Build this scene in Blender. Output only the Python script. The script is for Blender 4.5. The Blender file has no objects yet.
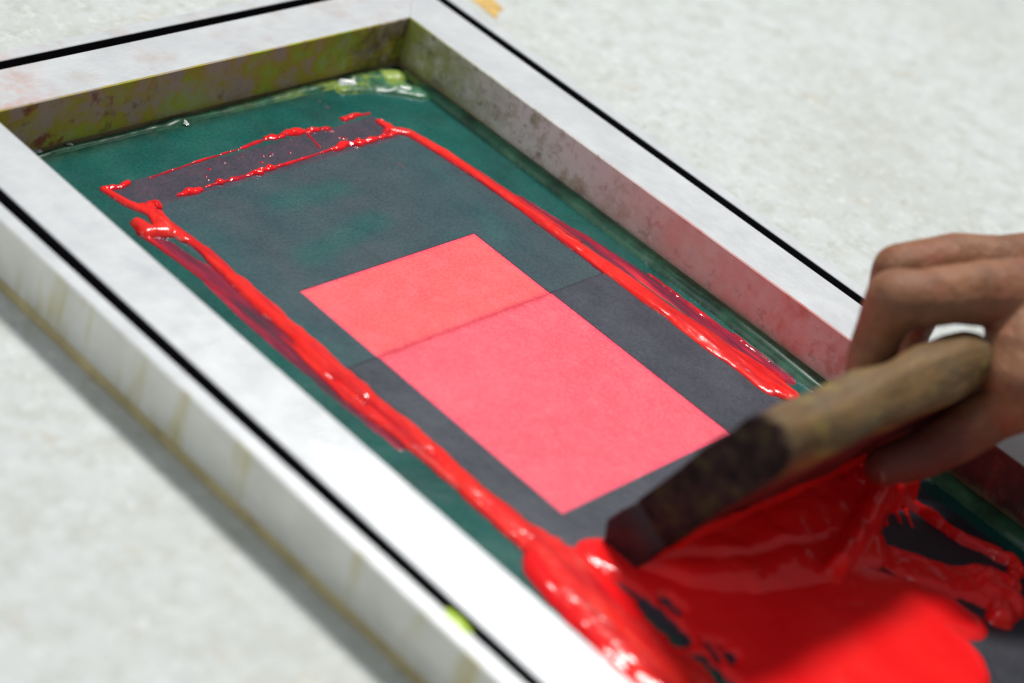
import bpy, bmesh, math, random
import numpy as np
from mathutils import Vector, Matrix, noise

random.seed(7)
S = 0.007                       # one working unit is 7 mm
C = bpy.context.scene.collection
PZ = -3.39                      # height of the stretched screen fabric (frame top is 0)
TZ = -3.58                      # table top
W, LEN = 30.0, 62.0             # inner opening of the screen frame

# ------------------------------------------------------------------ camera
FPX = 2163.92
RV = np.array([[0.6826032495980717, -0.6850228335085431, 0.2545516081458131],
               [-0.2643297163664181, -0.556178495130931, -0.7879056305150303],
               [0.6813094779051159, 0.470541389384149, -0.5607211394185454]])
CP = np.array([-60.15921514, -76.71297111, 59.51411356])

def ray(px, py):
    return RV.T @ np.array([(px - 512) / FPX, (py - 341.5) / FPX, 1.0])
def at(px, py, z=PZ):           # the point of the photographed place at height z
    d = ray(px, py); t = (z - CP[2]) / d[2]
    q = CP + t * d
    return (float(q[0]), float(q[1]), float(q[2]))

cam = bpy.data.cameras.new('camera'); camo = bpy.data.objects.new('camera', cam); C.objects.link(camo)
cam.sensor_width = 36; cam.lens = FPX / 1024 * 36
M = Matrix(((RV[0][0], -RV[1][0], -RV[2][0]), (RV[0][1], -RV[1][1], -RV[2][1]), (RV[0][2], -RV[1][2], -RV[2][2])))
camo.matrix_world = Matrix.Translation(Vector(CP * S)) @ M.to_4x4()
cam.clip_start = 0.01; cam.clip_end = 100
cam.dof.use_dof = True
fp = np.array(at(400, 230)); cam.dof.focus_distance = float((RV @ (fp - CP))[2]) * S
cam.dof.aperture_fstop = 5.2
bpy.context.scene.camera = camo

# ------------------------------------------------------------------ helpers
def tag(o, label=None, cat=None, group=None, kind=None):
    if label: o['label'] = label
    if cat: o['category'] = cat
    if group: o['group'] = group
    if kind: o['kind'] = kind
    return o
def empty(name, loc=(0, 0, 0)):
    o = bpy.data.objects.new(name, None); C.objects.link(o); o.location = Vector(loc) * S
    o.empty_display_size = 0.01
    return o
def link(name, verts, faces, mat, parent=None, smooth=True, origin=None):
    org = Vector(origin) if origin is not None else (Vector(parent.location) / S if parent else Vector((0, 0, 0)))
    me = bpy.data.meshes.new(name)
    me.from_pydata([((v[0] - org[0]) * S, (v[1] - org[1]) * S, (v[2] - org[2]) * S) for v in verts], [], faces)
    me.update()
    if smooth:
        me.polygons.foreach_set('use_smooth', [True] * len(me.polygons))
    me.materials.append(mat)
    o = bpy.data.objects.new(name, me); C.objects.link(o)
    if parent:
        root = parent
        o.parent = parent
        if parent.type != 'EMPTY': o.location = (0, 0, 0)
    else:
        o.location = org * S
    return o
def weld_normals(o):
    bm = bmesh.new(); bm.from_mesh(o.data); bmesh.ops.remove_doubles(bm, verts=bm.verts, dist=1e-7)
    bmesh.ops.recalc_face_normals(bm, faces=bm.faces); bm.to_mesh(o.data); bm.free()

# value noise on arrays
_rng = np.random.RandomState(3)
_tab = _rng.rand(256, 256)
def vn(x, y):
    xi = np.floor(x).astype(int); yi = np.floor(y).astype(int); fx = x - xi; fy = y - yi
    fx = fx * fx * (3 - 2 * fx); fy = fy * fy * (3 - 2 * fy)
    a = _tab[xi % 256, yi % 256]; b = _tab[(xi + 1) % 256, yi % 256]
    c = _tab[xi % 256, (yi + 1) % 256]; d = _tab[(xi + 1) % 256, (yi + 1) % 256]
    return (a * (1 - fx) + b * fx) * (1 - fy) + (c * (1 - fx) + d * fx) * fy * 1.0 - 0.5
def fbm(x, y, o=3):
    s = 0; a = 1
    for i in range(o):
        s = s + a * vn(x * 2 ** i + 17.3 * i, y * 2 ** i + 5.1 * i); a *= 0.5
    return s

# ------------------------------------------------------------------ materials
class NT:
    def __init__(s, name):
        s.m = bpy.data.materials.new(name); s.m.use_nodes = True
        s.t = s.m.node_tree; s.b = s.t.nodes['Principled BSDF']
        s.co = s.t.nodes.new('ShaderNodeTexCoord').outputs['Object']
    def n(s, t, **k):
        nd = s.t.nodes.new(t)
        for a, v in k.items():
            if a.startswith('i_'): nd.inputs[a[2:].replace('_', ' ')].default_value = v
            else: setattr(nd, a, v)
        return nd
    def l(s, a, b): s.t.links.new(a, b)
    def mapping(s, scale=(1, 1, 1), loc=(0, 0, 0)):
        m = s.n('ShaderNodeMapping'); m.inputs['Scale'].default_value = [v / S for v in scale]; m.inputs['Location'].default_value = loc
        s.l(s.co, m.inputs['Vector']); return m.outputs[0]
    def noise(s, scale=1.0, detail=4, rough=0.6, stretch=(1, 1, 1), loc=(0, 0, 0), dist=0):
        nd = s.n('ShaderNodeTexNoise'); nd.inputs['Scale'].default_value = scale; nd.inputs['Detail'].default_value = detail
        nd.inputs['Roughness'].default_value = rough; nd.inputs['Distortion'].default_value = dist
        s.l(s.mapping(stretch, loc), nd.inputs['Vector']); return nd.outputs['Fac']
    def ramp(s, fac, stops):
        r = s.n('ShaderNodeValToRGB'); e = r.color_ramp.elements
        while len(e) < len(stops): e.new(0.5)
        for i, (p, c) in enumerate(stops):
            e[i].position = p; e[i].color = (c[0], c[1], c[2], 1) if hasattr(c, '__len__') else (c, c, c, 1)
        s.l(fac, r.inputs[0]); return r.outputs[0]
    def mix(s, fac, a, b, mode='MIX'):
        m = s.n('ShaderNodeMix', data_type='RGBA', blend_type=mode)
        for sock, v in ((m.inputs[0], fac), (m.inputs[6], a), (m.inputs[7], b)):
            if hasattr(v, 'is_linked'): s.l(v, sock)
            elif hasattr(v, '__len__'): sock.default_value = (*v, 1)
            else: sock.default_value = v
        return m.outputs[2]
    def math(s, op, a, b=0.0, c=None, clamp=False):
        m = s.n('ShaderNodeMath', operation=op, use_clamp=clamp)
        for i, v in enumerate((a, b) if c is None else (a, b, c)):
            if hasattr(v, 'is_linked'): s.l(v, m.inputs[i])
            else: m.inputs[i].default_value = v
        return m.outputs[0]
    def sstep(s, v, a, b):
        m = s.n('ShaderNodeMapRange', interpolation_type='SMOOTHSTEP'); s.l(v, m.inputs[0])
        m.inputs[1].default_value = a; m.inputs[2].default_value = b; return m.outputs[0]
    def xyz(s):
        q = s.n('ShaderNodeSeparateXYZ'); s.l(s.mapping(), q.inputs[0]); return q.outputs
    def bump(s, h, dist=0.1, strength=1.0):
        b = s.n('ShaderNodeBump'); b.inputs['Distance'].default_value = dist * S; b.inputs['Strength'].default_value = strength
        s.l(h, b.inputs['Height']); s.l(b.outputs[0], s.b.inputs['Normal']); return b
    def set(s, **k):
        for a, v in k.items():
            i = s.b.inputs[a.replace('_', ' ')]
            if hasattr(v, 'is_linked'): s.l(v, i)
            elif hasattr(v, '__len__'): i.default_value = (*v, 1)
            else: i.default_value = v
        return s.m

# table: white laminate, worn and stained
m = NT('worn_white_table')
base = m.ramp(m.noise(0.06, 5, 0.62), [(0.3, (0.50, 0.52, 0.49)), (0.5, (0.555, 0.58, 0.565)), (0.72, (0.60, 0.63, 0.64))])
fl = m.ramp(m.noise(0.55, 8, 0.80), [(0.48, 0.0), (0.60, 1.0)])
c1 = m.mix(m.math('MULTIPLY', fl, 0.72), base, (0.45, 0.46, 0.41))
lt = m.ramp(m.noise(1.1, 6, 0.8, loc=(2, 3, 0)), [(0.52, 0.0), (0.66, 0.6)])
c1 = m.mix(lt, c1, (0.74, 0.76, 0.75))
sp = m.ramp(m.noise(1.5, 3, 0.7, loc=(3, 1, 0)), [(0.63, 0.0), (0.72, 1.0)])
spm = m.math('MULTIPLY', sp, m.ramp(m.noise(0.12, 3, 0.6, loc=(9, 4, 0)), [(0.45, 0.05), (0.65, 0.75)]))
c2 = m.mix(spm, c1, (0.28, 0.31, 0.31))
yl = m.math('MULTIPLY', m.ramp(m.noise(0.3, 4, 0.7, loc=(5, 8, 1)), [(0.62, 0.0), (0.74, 0.5)]), 1.0)
c3 = m.mix(yl, c2, (0.47, 0.41, 0.28))
pu = m.ramp(m.noise(0.45, 2, 0.5, loc=(1, 18, 1)), [(0.74, 0.0), (0.78, 0.55)])
c4 = m.mix(pu, c3, (0.38, 0.40, 0.58))
m.bump(m.math('ADD', m.noise(0.8, 6, 0.7), m.math('MULTIPLY', sp, -0.3)), 0.12, 0.6)
MAT_TABLE = m.set(Base_Color=c4, Roughness=m.ramp(m.noise(0.8, 4, 0.6), [(0.3, 0.38), (0.7, 0.62)]))

# aluminium rail. Local coordinates: x across rail (0 inner .. -5 outer), y along, z up
def rail_mat(kind):
    m = NT('painted_aluminium_' + kind)
    ge = m.n('ShaderNodeNewGeometry')
    x, y, z = m.xyz()
    top = m.ramp(m.noise(0.35, 5, 0.65, stretch=(1, 0.35, 1)), [(0.3, (0.62, 0.635, 0.655)), (0.55, (0.68, 0.695, 0.71)), (0.75, (0.72, 0.735, 0.75))])
    scr = m.ramp(m.noise(3.0, 4, 0.7, stretch=(2.2, 0.10, 1)), [(0.58, 0.0), (0.80, 0.22)])
    top = m.mix(scr, top, (0.55, 0.57, 0.60))
    if kind == 'far':
        st = m.ramp(m.noise(0.35, 4, 0.65, loc=(2, 7, 3)), [(0.5, 0.0), (0.68, 0.7)])
        top = m.mix(st, top, (0.60, 0.53, 0.50))
        rd = m.math('MULTIPLY', m.ramp(m.noise(0.9, 4, 0.7, loc=(4, 4, 4)), [(0.4, 0.0), (0.6, 0.8)]), m.sstep(y, 6.0, 1.2))
        top = m.mix(rd, top, (0.70, 0.42, 0.38))
    # inner side wall: dried ink and glue, plus painted shade near the hand
    n1 = m.noise(0.28, 6, 0.68, stretch=(1, 1, 1), loc=(11, 3, 2)); n2 = m.noise(0.75, 6, 0.7, loc=(1, 9, 5)); n3 = m.noise(0.4, 5, 0.65, loc=(21, 13, 5))
    if kind == 'far':
        wl = m.ramp(n1, [(0.30, (0.44, 0.34, 0.26)), (0.42, (0.52, 0.44, 0.34)), (0.50, (0.54, 0.44, 0.05)), (0.58, (0.44, 0.60, 0.05)), (0.72, (0.56, 0.50, 0.34))])
        wl = m.mix(m.ramp(n3, [(0.53, 0.0), (0.68, 0.7)]), wl, (0.54, 0.48, 0.40))
        wl = m.mix(m.ramp(n2, [(0.56, 0.0), (0.70, 0.7)]), wl, (0.17, 0.12, 0.05))
        wl = m.mix(m.math('MULTIPLY', m.ramp(m.noise(0.55, 3, 0.6, loc=(7, 2, 2)), [(0.58, 0.0), (0.66, 0.9)]), m.sstep(y, 14, 4)), wl, (0.30, 0.06, 0.035))
        dk = m.math('MULTIPLY', m.sstep(y, 22.0, 29.5), m.ramp(m.noise(0.6, 5, 0.7, loc=(0, 2, 9)), [(0.38, 0.0), (0.6, 0.95)]))
        wl = m.mix(dk, wl, (0.045, 0.035, 0.015))
    else:
        y = m.math('MULTIPLY', y, -1.0)
        wl = m.ramp(n1, [(0.30, (0.74, 0.72, 0.68)), (0.5, (0.80, 0.80, 0.78)), (0.7, (0.76, 0.74, 0.66))])
        far = m.sstep(y, -13.0, -2.0)
        gr = m.math('MULTIPLY', far, m.ramp(n1, [(0.40, 0.15), (0.60, 0.9)]))
        wl = m.mix(gr, wl, (0.27, 0.29, 0.09))
        dk = m.math('MULTIPLY', m.sstep(y, -10.0, 0.0), m.ramp(n2, [(0.50, 0.0), (0.66, 0.85)]))
        wl = m.mix(dk, wl, (0.07, 0.06, 0.04))
        mid = m.math('MULTIPLY', m.sstep(y, -30.0, -12.0), m.ramp(m.noise(0.5, 6, 0.72, loc=(41, 7, 3)), [(0.50, 0.0), (0.62, 0.7)]))
        wl = m.mix(mid, wl, (0.34, 0.30, 0.16))
        mk = m.math('MULTIPLY', m.sstep(y, -38.0, -4.0), m.ramp(m.noise(1.2, 5, 0.75, loc=(1, 17, 3)), [(0.56, 0.0), (0.64, 0.7)]))
        wl = m.mix(mk, wl, (0.22, 0.19, 0.14))
        red = m.math('MULTIPLY', m.sstep(y, -10.0, -30.0), m.ramp(m.noise(0.22, 5, 0.65, loc=(3, 33, 5)), [(0.28, 0.25), (0.6, 0.95)]))
        wl = m.mix(red, wl, (0.82, 0.30, 0.27))
        sp2 = m.math('MULTIPLY', m.ramp(n2, [(0.60, 0.0), (0.72, 0.45)]), m.sstep(z, -1.4, -2.8))
        wl = m.mix(sp2, wl, (0.20, 0.17, 0.07))
        rs = m.ramp(m.noise(0.5, 3, 0.6, loc=(31, 3, 5)), [(0.62, 0.0), (0.72, 0.6)])
        wl = m.mix(rs, wl, (0.55, 0.14, 0.10))
        wl = m.mix(m.math('MULTIPLY', m.sstep(y, -9.0, 0.0), m.ramp(m.noise(0.4, 5, 0.7, loc=(9, 1, 3)), [(0.42, 0.0), (0.56, 0.85)])), wl, (0.33, 0.36, 0.06))
        wl = m.mix(m.math('MULTIPLY', m.sstep(m.math('ADD', y, m.math('MULTIPLY', n2, 6.0)), -34.5, -38.5), 0.96), wl, m.ramp(n3, [(0.4, (0.050, 0.012, 0.012)), (0.65, (0.20, 0.016, 0.018))]))  # hand's shade with red reflected from the ink, painted into the wall colour
        wl = m.mix(m.math('MULTIPLY', m.ramp(m.noise(0.45, 6, 0.7, loc=(3, 5, 71)), [(0.5, 0.0), (0.64, 0.55)]), m.sstep(y, -20, -34)), wl, (0.60, 0.13, 0.10))
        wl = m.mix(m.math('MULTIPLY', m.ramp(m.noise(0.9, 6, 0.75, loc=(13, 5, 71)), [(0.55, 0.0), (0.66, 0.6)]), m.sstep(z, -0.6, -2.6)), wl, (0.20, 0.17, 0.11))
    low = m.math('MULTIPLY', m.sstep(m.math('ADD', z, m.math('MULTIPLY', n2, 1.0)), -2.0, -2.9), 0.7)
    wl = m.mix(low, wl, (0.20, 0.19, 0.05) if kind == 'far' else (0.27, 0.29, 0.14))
    # outer side: grey, drips
    ou = m.ramp(m.noise(0.5, 5, 0.6, loc=(3, 3, 3)), [(0.3, (0.66, 0.66, 0.60)), (0.7, (0.80, 0.79, 0.74))])
    dr = m.ramp(m.noise(0.42, 3, 0.6, stretch=(1, 1, 0.18), loc=(5, 2, 0)), [(0.54, 0.0), (0.66, 0.85)])
    ou = m.mix(dr, ou, (0.56, 0.49, 0.22))
    inner = m.sstep(x, -0.10, -0.04); outer = m.sstep(x, -4.9, -4.97)
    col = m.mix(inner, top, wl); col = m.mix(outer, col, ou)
    # black groove floor and walls
    gmask = m.math('MULTIPLY', m.sstep(z, -0.03, -0.10), m.math('MULTIPLY', m.sstep(x, -3.26, -3.37), m.sstep(x, -4.28, -4.18)))
    col = m.mix(gmask, col, (0.012, 0.011, 0.014))
    m.bump(m.math('ADD', m.noise(1.2, 5, 0.7), m.math('MULTIPLY', m.noise(6, 3, 0.6, stretch=(2, 0.1, 1)), 0.4)), 0.05, 0.5)
    rough = m.mix(inner, m.ramp(m.noise(0.5, 3), [(0.3, 0.34), (0.7, 0.42)]), (0.5, 0.5, 0.5))
    met = m.mix(inner, (0.35, 0.35, 0.35), (0.0, 0.0, 0.0)); met = m.mix(gmask, met, (0, 0, 0))
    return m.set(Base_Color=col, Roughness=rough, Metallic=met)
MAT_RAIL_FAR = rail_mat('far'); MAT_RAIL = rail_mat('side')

def simple(name, col, rough=0.5, var=0.15, scale=1.0, bump=0.03, **k):
    m = NT(name); a = tuple(c * (1 - var) for c in col); b = tuple(min(1, c * (1 + var)) for c in col)
    m.bump(m.noise(scale * 2.5, 4, 0.6), bump, 0.6)
    return m.set(Base_Color=m.ramp(m.noise(scale, 5, 0.65), [(0.3, a), (0.7, b)]), Roughness=rough, **k)
MAT_BASETAPE = simple('tan_edge_tape', (0.52, 0.43, 0.22), 0.6, 0.3, 0.4)
MAT_LIME = simple('lime_ink', (0.50, 0.72, 0.03), 0.3, 0.15, 2)
MAT_ORANGE = simple('old_orange_tape', (0.62, 0.40, 0.12), 0.55, 0.35, 0.8, 0.1)

# stencil emulsion on the fabric
X0 = at(176, 226)[0]; 
m = NT('green_emulsion')
x, y, z = m.xyz()
wob = m.math('MULTIPLY', m.math('SUBTRACT', m.noise(0.5, 3), 0.5), 0.25)
xx = m.math('ADD', x, wob); yy = m.math('ADD', y, wob)
green = m.ramp(m.noise(0.22, 4, 0.6, dist=0.3), [(0.3, (0.004, 0.060, 0.052)), (0.55, (0.006, 0.088, 0.076)), (0.75, (0.012, 0.105, 0.085))])
slate = m.ramp(m.noise(0.16, 5, 0.6, stretch=(1, 0.5, 1), dist=0.6), [(0.33, (0.020, 0.085, 0.088)), (0.42, (0.026, 0.068, 0.080)), (0.7, (0.044, 0.064, 0.078))])
sl2 = m.ramp(m.noise(0.3, 5, 0.6, stretch=(1, 0.5, 1)), [(0.3, (0.032, 0.036, 0.052)), (0.7, (0.058, 0.064, 0.084))])
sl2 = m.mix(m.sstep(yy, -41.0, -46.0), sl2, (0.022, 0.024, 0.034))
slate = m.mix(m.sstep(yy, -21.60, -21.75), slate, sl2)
xl = m.math('SUBTRACT', xx, m.math('MULTIPLY', y, -0.050)); xr = m.math('SUBTRACT', xx, m.math('MULTIPLY', y, -0.056))
ins = m.math('MULTIPLY', m.math('MULTIPLY', m.sstep(xl, 4.9, 5.2), m.sstep(xr, 25.6, 25.3)), m.sstep(yy, -6.2, -6.4))
col = m.mix(ins, green, slate)
# thin dried ink film in the top strip
film = m.math('MULTIPLY', m.math('MULTIPLY', m.sstep(yy, -6.55, -6.40), m.sstep(yy, -3.9, -4.1)), m.math('MULTIPLY', m.sstep(xx, 4.9, 5.2), m.sstep(xx, 24.5, 24.2)))
col = m.mix(m.math('MULTIPLY', film, 0.92), col, m.ramp(m.noise(0.8, 5, 0.7), [(0.35, (0.052, 0.046, 0.066)), (0.7, (0.085, 0.050, 0.075))]))
for (p0, p1, hw) in ((at(300, 262), at(385, 215), 1.5), (at(270, 205), at(350, 186), 1.4)):
    dx, dy = p1[0] - p0[0], p1[1] - p0[1]; L_ = math.hypot(dx, dy); ux, uy = dx / L_, dy / L_
    t_ = m.math('ADD', m.math('MULTIPLY', m.math('SUBTRACT', xx, p0[0]), ux), m.math('MULTIPLY', m.math('SUBTRACT', yy, p0[1]), uy))
    n_ = m.math('ABSOLUTE', m.math('ADD', m.math('MULTIPLY', m.math('SUBTRACT', xx, p0[0]), -uy), m.math('MULTIPLY', m.math('SUBTRACT', yy, p0[1]), ux)))
    k_ = m.math('MULTIPLY', m.math('MULTIPLY', m.sstep(t_, -0.8, 0.8), m.sstep(t_, L_ + 0.8, L_ - 0.8)), m.sstep(n_, hw, 0.0))
    col = m.mix(m.math('MULTIPLY', k_, 0.75), col, (0.006, 0.085, 0.080))
# narrow ghost line in the wiped film
gl = m.math('MULTIPLY', m.sstep(m.math('ABSOLUTE', m.math('SUBTRACT', xx, 22.3)), 0.12, 0.02), m.math('MULTIPLY', m.sstep(y, -11.0, -8.0), m.ramp(m.noise(1.8, 3), [(0.5, 0.0), (0.6, 0.7)])))
col = m.mix(gl, col, (0.16, 0.05, 0.07))
gn = m.ramp(m.noise(6, 3, 0.7), [(0.35, 0.78), (0.65, 1.25)]); col = m.mix(1.0, col, gn, 'MULTIPLY')
# grubby strip at the walls
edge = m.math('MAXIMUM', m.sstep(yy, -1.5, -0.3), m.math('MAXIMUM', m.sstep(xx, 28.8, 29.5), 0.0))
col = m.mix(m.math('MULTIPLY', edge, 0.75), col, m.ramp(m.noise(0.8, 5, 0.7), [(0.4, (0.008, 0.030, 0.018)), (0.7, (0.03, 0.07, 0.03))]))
m.bump(m.math('ADD', m.noise(0.35, 5, 0.6), m.math('MULTIPLY', m.noise(7, 2, 0.5), 0.12)), 0.16, 0.45)
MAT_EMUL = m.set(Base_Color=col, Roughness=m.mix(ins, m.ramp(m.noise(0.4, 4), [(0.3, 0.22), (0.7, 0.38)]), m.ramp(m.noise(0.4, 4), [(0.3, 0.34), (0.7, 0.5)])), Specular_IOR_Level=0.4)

# red ink soaked open fabric
m = NT('ink_soaked_fabric')
x, y, z = m.xyz()
ca = m.ramp(m.noise(0.25, 5, 0.65), [(0.3, (0.90, 0.075, 0.085)), (0.7, (0.95, 0.115, 0.115))])
cb = m.ramp(m.noise(0.25, 5, 0.65), [(0.3, (0.86, 0.070, 0.115)), (0.7, (0.92, 0.100, 0.150))])
gr = m.noise(6, 3, 0.7)
col = m.mix(m.sstep(y, -21.58, -21.7), ca, cb)
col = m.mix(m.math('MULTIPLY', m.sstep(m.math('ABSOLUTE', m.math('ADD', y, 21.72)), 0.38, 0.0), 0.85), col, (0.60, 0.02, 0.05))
ed = m.math('MAXIMUM', m.math('MAXIMUM', m.sstep(x, 8.95, 8.65), m.sstep(x, 21.2, 21.5)), m.math('MAXIMUM', m.sstep(y, -15.95, -15.68), m.sstep(y, -34.6, -34.95)))
col = m.mix(m.math('MULTIPLY', ed, 0.6), col, (0.78, 0.03, 0.12))
col = m.mix(m.ramp(gr, [(0.42, 0.0), (0.7, 0.38)]), col, (0.95, 0.24, 0.27))
mot = m.ramp(m.noise(0.7, 6, 0.75, dist=0.4), [(0.48, 0.0), (0.68, 0.35)]); col = m.mix(mot, col, (0.95, 0.20, 0.24))
m.bump(m.math('ADD', m.noise(7, 2, 0.5), m.noise(0.8, 4, 0.6)), 0.035, 0.7)
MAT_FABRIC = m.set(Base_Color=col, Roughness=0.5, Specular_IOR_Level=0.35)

def film_mat():
    m = NT('streaky_ink_film')
    st = m.noise(1.3, 5, 0.7, stretch=(1, 0.10, 1)); n = m.noise(0.5, 4, 0.6)
    col = m.ramp(st, [(0.36, (0.035, 0.040, 0.045)), (0.46, (0.16, 0.014, 0.04)), (0.56, (0.34, 0.016, 0.045)), (0.66, (0.70, 0.03, 0.05))])
    m.bump(st, 0.06, 0.6)
    return m.set(Base_Color=col, Roughness=0.22)
def ink_mat(name, a, b, rough=0.16, film=0.0):
    m = NT(name)
    n = m.noise(0.5, 4, 0.6, stretch=(1, 0.35, 1))
    col = m.ramp(n, [(0.3, a), (0.7, b)])
    if film:
        x, y, z = m.xyz()
        st = m.noise(1.6, 3, 0.6, stretch=(1, 0.16, 1))
        th = m.sstep(m.math('ADD', z, m.math('MULTIPLY', m.math('SUBTRACT', st, 0.5), 0.10)), film, 0.015)
        col = m.mix(th, col, (0.30, 0.010, 0.028))
    m.bump(m.noise(1.3, 2, 0.5, stretch=(1, 0.6, 1)), 0.06, 0.5)
    return m.set(Base_Color=col, Roughness=rough, Specular_IOR_Level=0.38)
MAT_INK = ink_mat('wet_red_ink', (0.88, 0.008, 0.012), (0.94, 0.018, 0.018), 0.14, film=0.13)
MAT_INKCOAT = ink_mat('ink_coat_red', (0.55, 0.008, 0.010), (0.80, 0.016, 0.014), 0.16)
MAT_INKTHIN = film_mat()
def ridge_mat():
    m = NT('streaky_red_ink')
    st = m.noise(1.5, 5, 0.7, stretch=(1, 0.09, 1)); n = m.noise(0.5, 4, 0.6)
    x, y, z = m.xyz()
    col = m.ramp(n, [(0.3, (0.86, 0.014, 0.012)), (0.7, (0.94, 0.036, 0.026))])
    col = m.mix(m.ramp(st, [(0.50, 0.0), (0.64, 0.75)]), col, (0.42, 0.010, 0.022))
    col = m.mix(m.ramp(m.noise(1.8, 4, 0.7, stretch=(1, 0.12, 1), loc=(4, 4, 4)), [(0.58, 0.0), (0.68, 0.5)]), col, (0.95, 0.16, 0.12))
    th = m.sstep(m.math('ADD', z, m.math('MULTIPLY', m.math('SUBTRACT', st, 0.5), 0.25)), 0.13, 0.02)
    col = m.mix(th, col, (0.22, 0.012, 0.025))
    m.bump(m.math('ADD', m.noise(1.3, 2, 0.5, stretch=(1, 0.5, 1)), m.math('MULTIPLY', st, 0.7)), 0.08, 0.5)
    return m.set(Base_Color=col, Roughness=0.17, Specular_IOR_Level=0.36)
MAT_RIDGE = ridge_mat()

m = NT('green_filler_bead')
n = m.noise(0.6, 5, 0.65)
x, y, z = m.xyz()
yl = m.math('MAXIMUM', m.math('MULTIPLY', m.sstep(x, 14, 29), m.sstep(y, -3.2, -0.9)), 0.0)
c = m.ramp(n, [(0.35, (0.012, 0.055, 0.030)), (0.6, (0.035, 0.16, 0.085)), (0.75, (0.10, 0.24, 0.12))])
c = m.mix(m.math('MULTIPLY', yl, m.ramp(m.noise(0.5, 4, 0.6, loc=(4, 4, 4)), [(0.42, 0.0), (0.56, 0.95)])), c, (0.30, 0.40, 0.07))
m.bump(m.noise(1.0, 2, 0.5, stretch=(0.4, 0.4, 1)), 0.08, 0.5)
MAT_BEAD = m.set(Base_Color=c, Roughness=0.34)

m = NT('stained_wood')
x, y, z = m.xyz()
g = m.noise(1.0, 6, 0.7, stretch=(0.10, 1.3, 1.3))
wood = m.ramp(g, [(0.28, (0.060, 0.030, 0.010)), (0.5, (0.165, 0.092, 0.034)), (0.72, (0.25, 0.150, 0.055))])
patch = m.ramp(m.noise(0.35, 5, 0.65), [(0.42, 0.0), (0.66, 0.75)])
wood = m.mix(patch, wood, (0.13, 0.095, 0.055))
ol = m.ramp(m.noise(0.5, 3, 0.6, loc=(8, 1, 0)), [(0.55, 0.0), (0.66, 0.6)])
wood = m.mix(ol, wood, (0.30, 0.24, 0.05))
dark = m.ramp(m.noise(0.7, 4, 0.65), [(0.35, (0.014, 0.009, 0.010)), (0.52, (0.045, 0.022, 0.022)), (0.62, (0.06, 0.045, 0.02)), (0.75, (0.12, 0.06, 0.06))])
endm = m.sstep(m.math('ADD', x, m.math('MULTIPLY', m.noise(0.6, 4, 0.7), 1.6)), 1.7, 0.9)
wood = m.mix(endm, wood, dark)
# local z = height on the board, local y = front side
front = m.math('MULTIPLY', m.sstep(y, -0.55, -1.1), m.sstep(z, 10.9, 9.6))
red = m.ramp(m.noise(0.4, 4), [(0.3, (0.06, 0.015, 0.012)), (0.7, (0.16, 0.012, 0.012))])
wood = m.mix(m.math('MULTIPLY', front, m.math('SUBTRACT', 1.0, endm)), wood, red)
m.bump(m.math('ADD', g, m.noise(2.5, 3)), 0.12, 0.8)
MAT_WOOD = m.set(Base_Color=wood, Roughness=m.ramp(endm, [(0, 0.55), (1, 0.85)]), Specular_IOR_Level=m.math('SUBTRACT', 0.4, m.math('MULTIPLY', endm, 0.3)))
MAT_RUBBER = simple('inky_rubber', (0.026, 0.010, 0.014), 0.6, 0.6, 1.0, 0.12)

m = NT('skin')
n = m.noise(0.45, 5, 0.6)
c = m.ramp(n, [(0.3, (0.17, 0.068, 0.032)), (0.55, (0.27, 0.120, 0.060)), (0.75, (0.34, 0.155, 0.082))])
c = m.mix(m.ramp(m.noise(0.5, 3, loc=(7, 7, 1)), [(0.5, 0.0), (0.7, 0.5)]), c, (0.33, 0.09, 0.06))
x, y, z = m.xyz()
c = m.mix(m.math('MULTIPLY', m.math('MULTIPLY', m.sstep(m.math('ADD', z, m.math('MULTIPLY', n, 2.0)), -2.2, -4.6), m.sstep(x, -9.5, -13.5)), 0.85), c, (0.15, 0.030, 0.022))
m.bump(m.math('ADD', m.math('MULTIPLY', m.noise(0.42, 3, 0.6), 1.6), m.math('ADD', m.noise(1.4, 5, 0.65, stretch=(1.8, 0.6, 1)), m.math('MULTIPLY', m.noise(6, 3, 0.6), 0.3))), 0.24, 0.6)
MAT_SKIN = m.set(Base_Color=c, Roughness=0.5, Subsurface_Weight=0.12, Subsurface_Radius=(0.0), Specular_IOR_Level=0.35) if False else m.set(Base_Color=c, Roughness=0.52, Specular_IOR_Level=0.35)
m.b.inputs['Subsurface Weight'].default_value = 0.15
m.b.inputs['Subsurface Radius'].default_value = (1.0, 0.3, 0.15); m.b.inputs['Subsurface Scale'].default_value = 0.002
MAT_NAIL = simple('fingernail', (0.26, 0.10, 0.075), 0.35, 0.08, 1)

# ------------------------------------------------------------------ table
def sheet(x0, x1, y0, y1, nx, ny, z):
    vs = []; fs = []
    for j in range(ny + 1):
        for i in range(nx + 1):
            vs.append((x0 + (x1 - x0) * i / nx, y0 + (y1 - y0) * j / ny, z))
    for j in range(ny):
        for i in range(nx):
            a = j * (nx + 1) + i; fs.append((a, a + 1, a + nx + 2, a + nx + 1))
    return vs, fs
vs, fs = sheet(-130, 230, -130, 150, 20, 20, TZ)
# table top as a slab
n0 = len(vs); B = [(-130, -130), (230, -130), (230, 150), (-130, 150)]
vs += [(a, b, TZ - 0.02) for a, b in B] + [(a, b, TZ - 5) for a, b in B]
fs += [(n0 + i, n0 + (i + 1) % 4, n0 + 4 + (i + 1) % 4, n0 + 4 + i) for i in range(4)] + [(n0 + 4, n0 + 5, n0 + 6, n0 + 7)]
tag(link('table', vs, fs, MAT_TABLE, smooth=False), 'large worn off-white table top under the printing screen', 'table', kind='structure')

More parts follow.
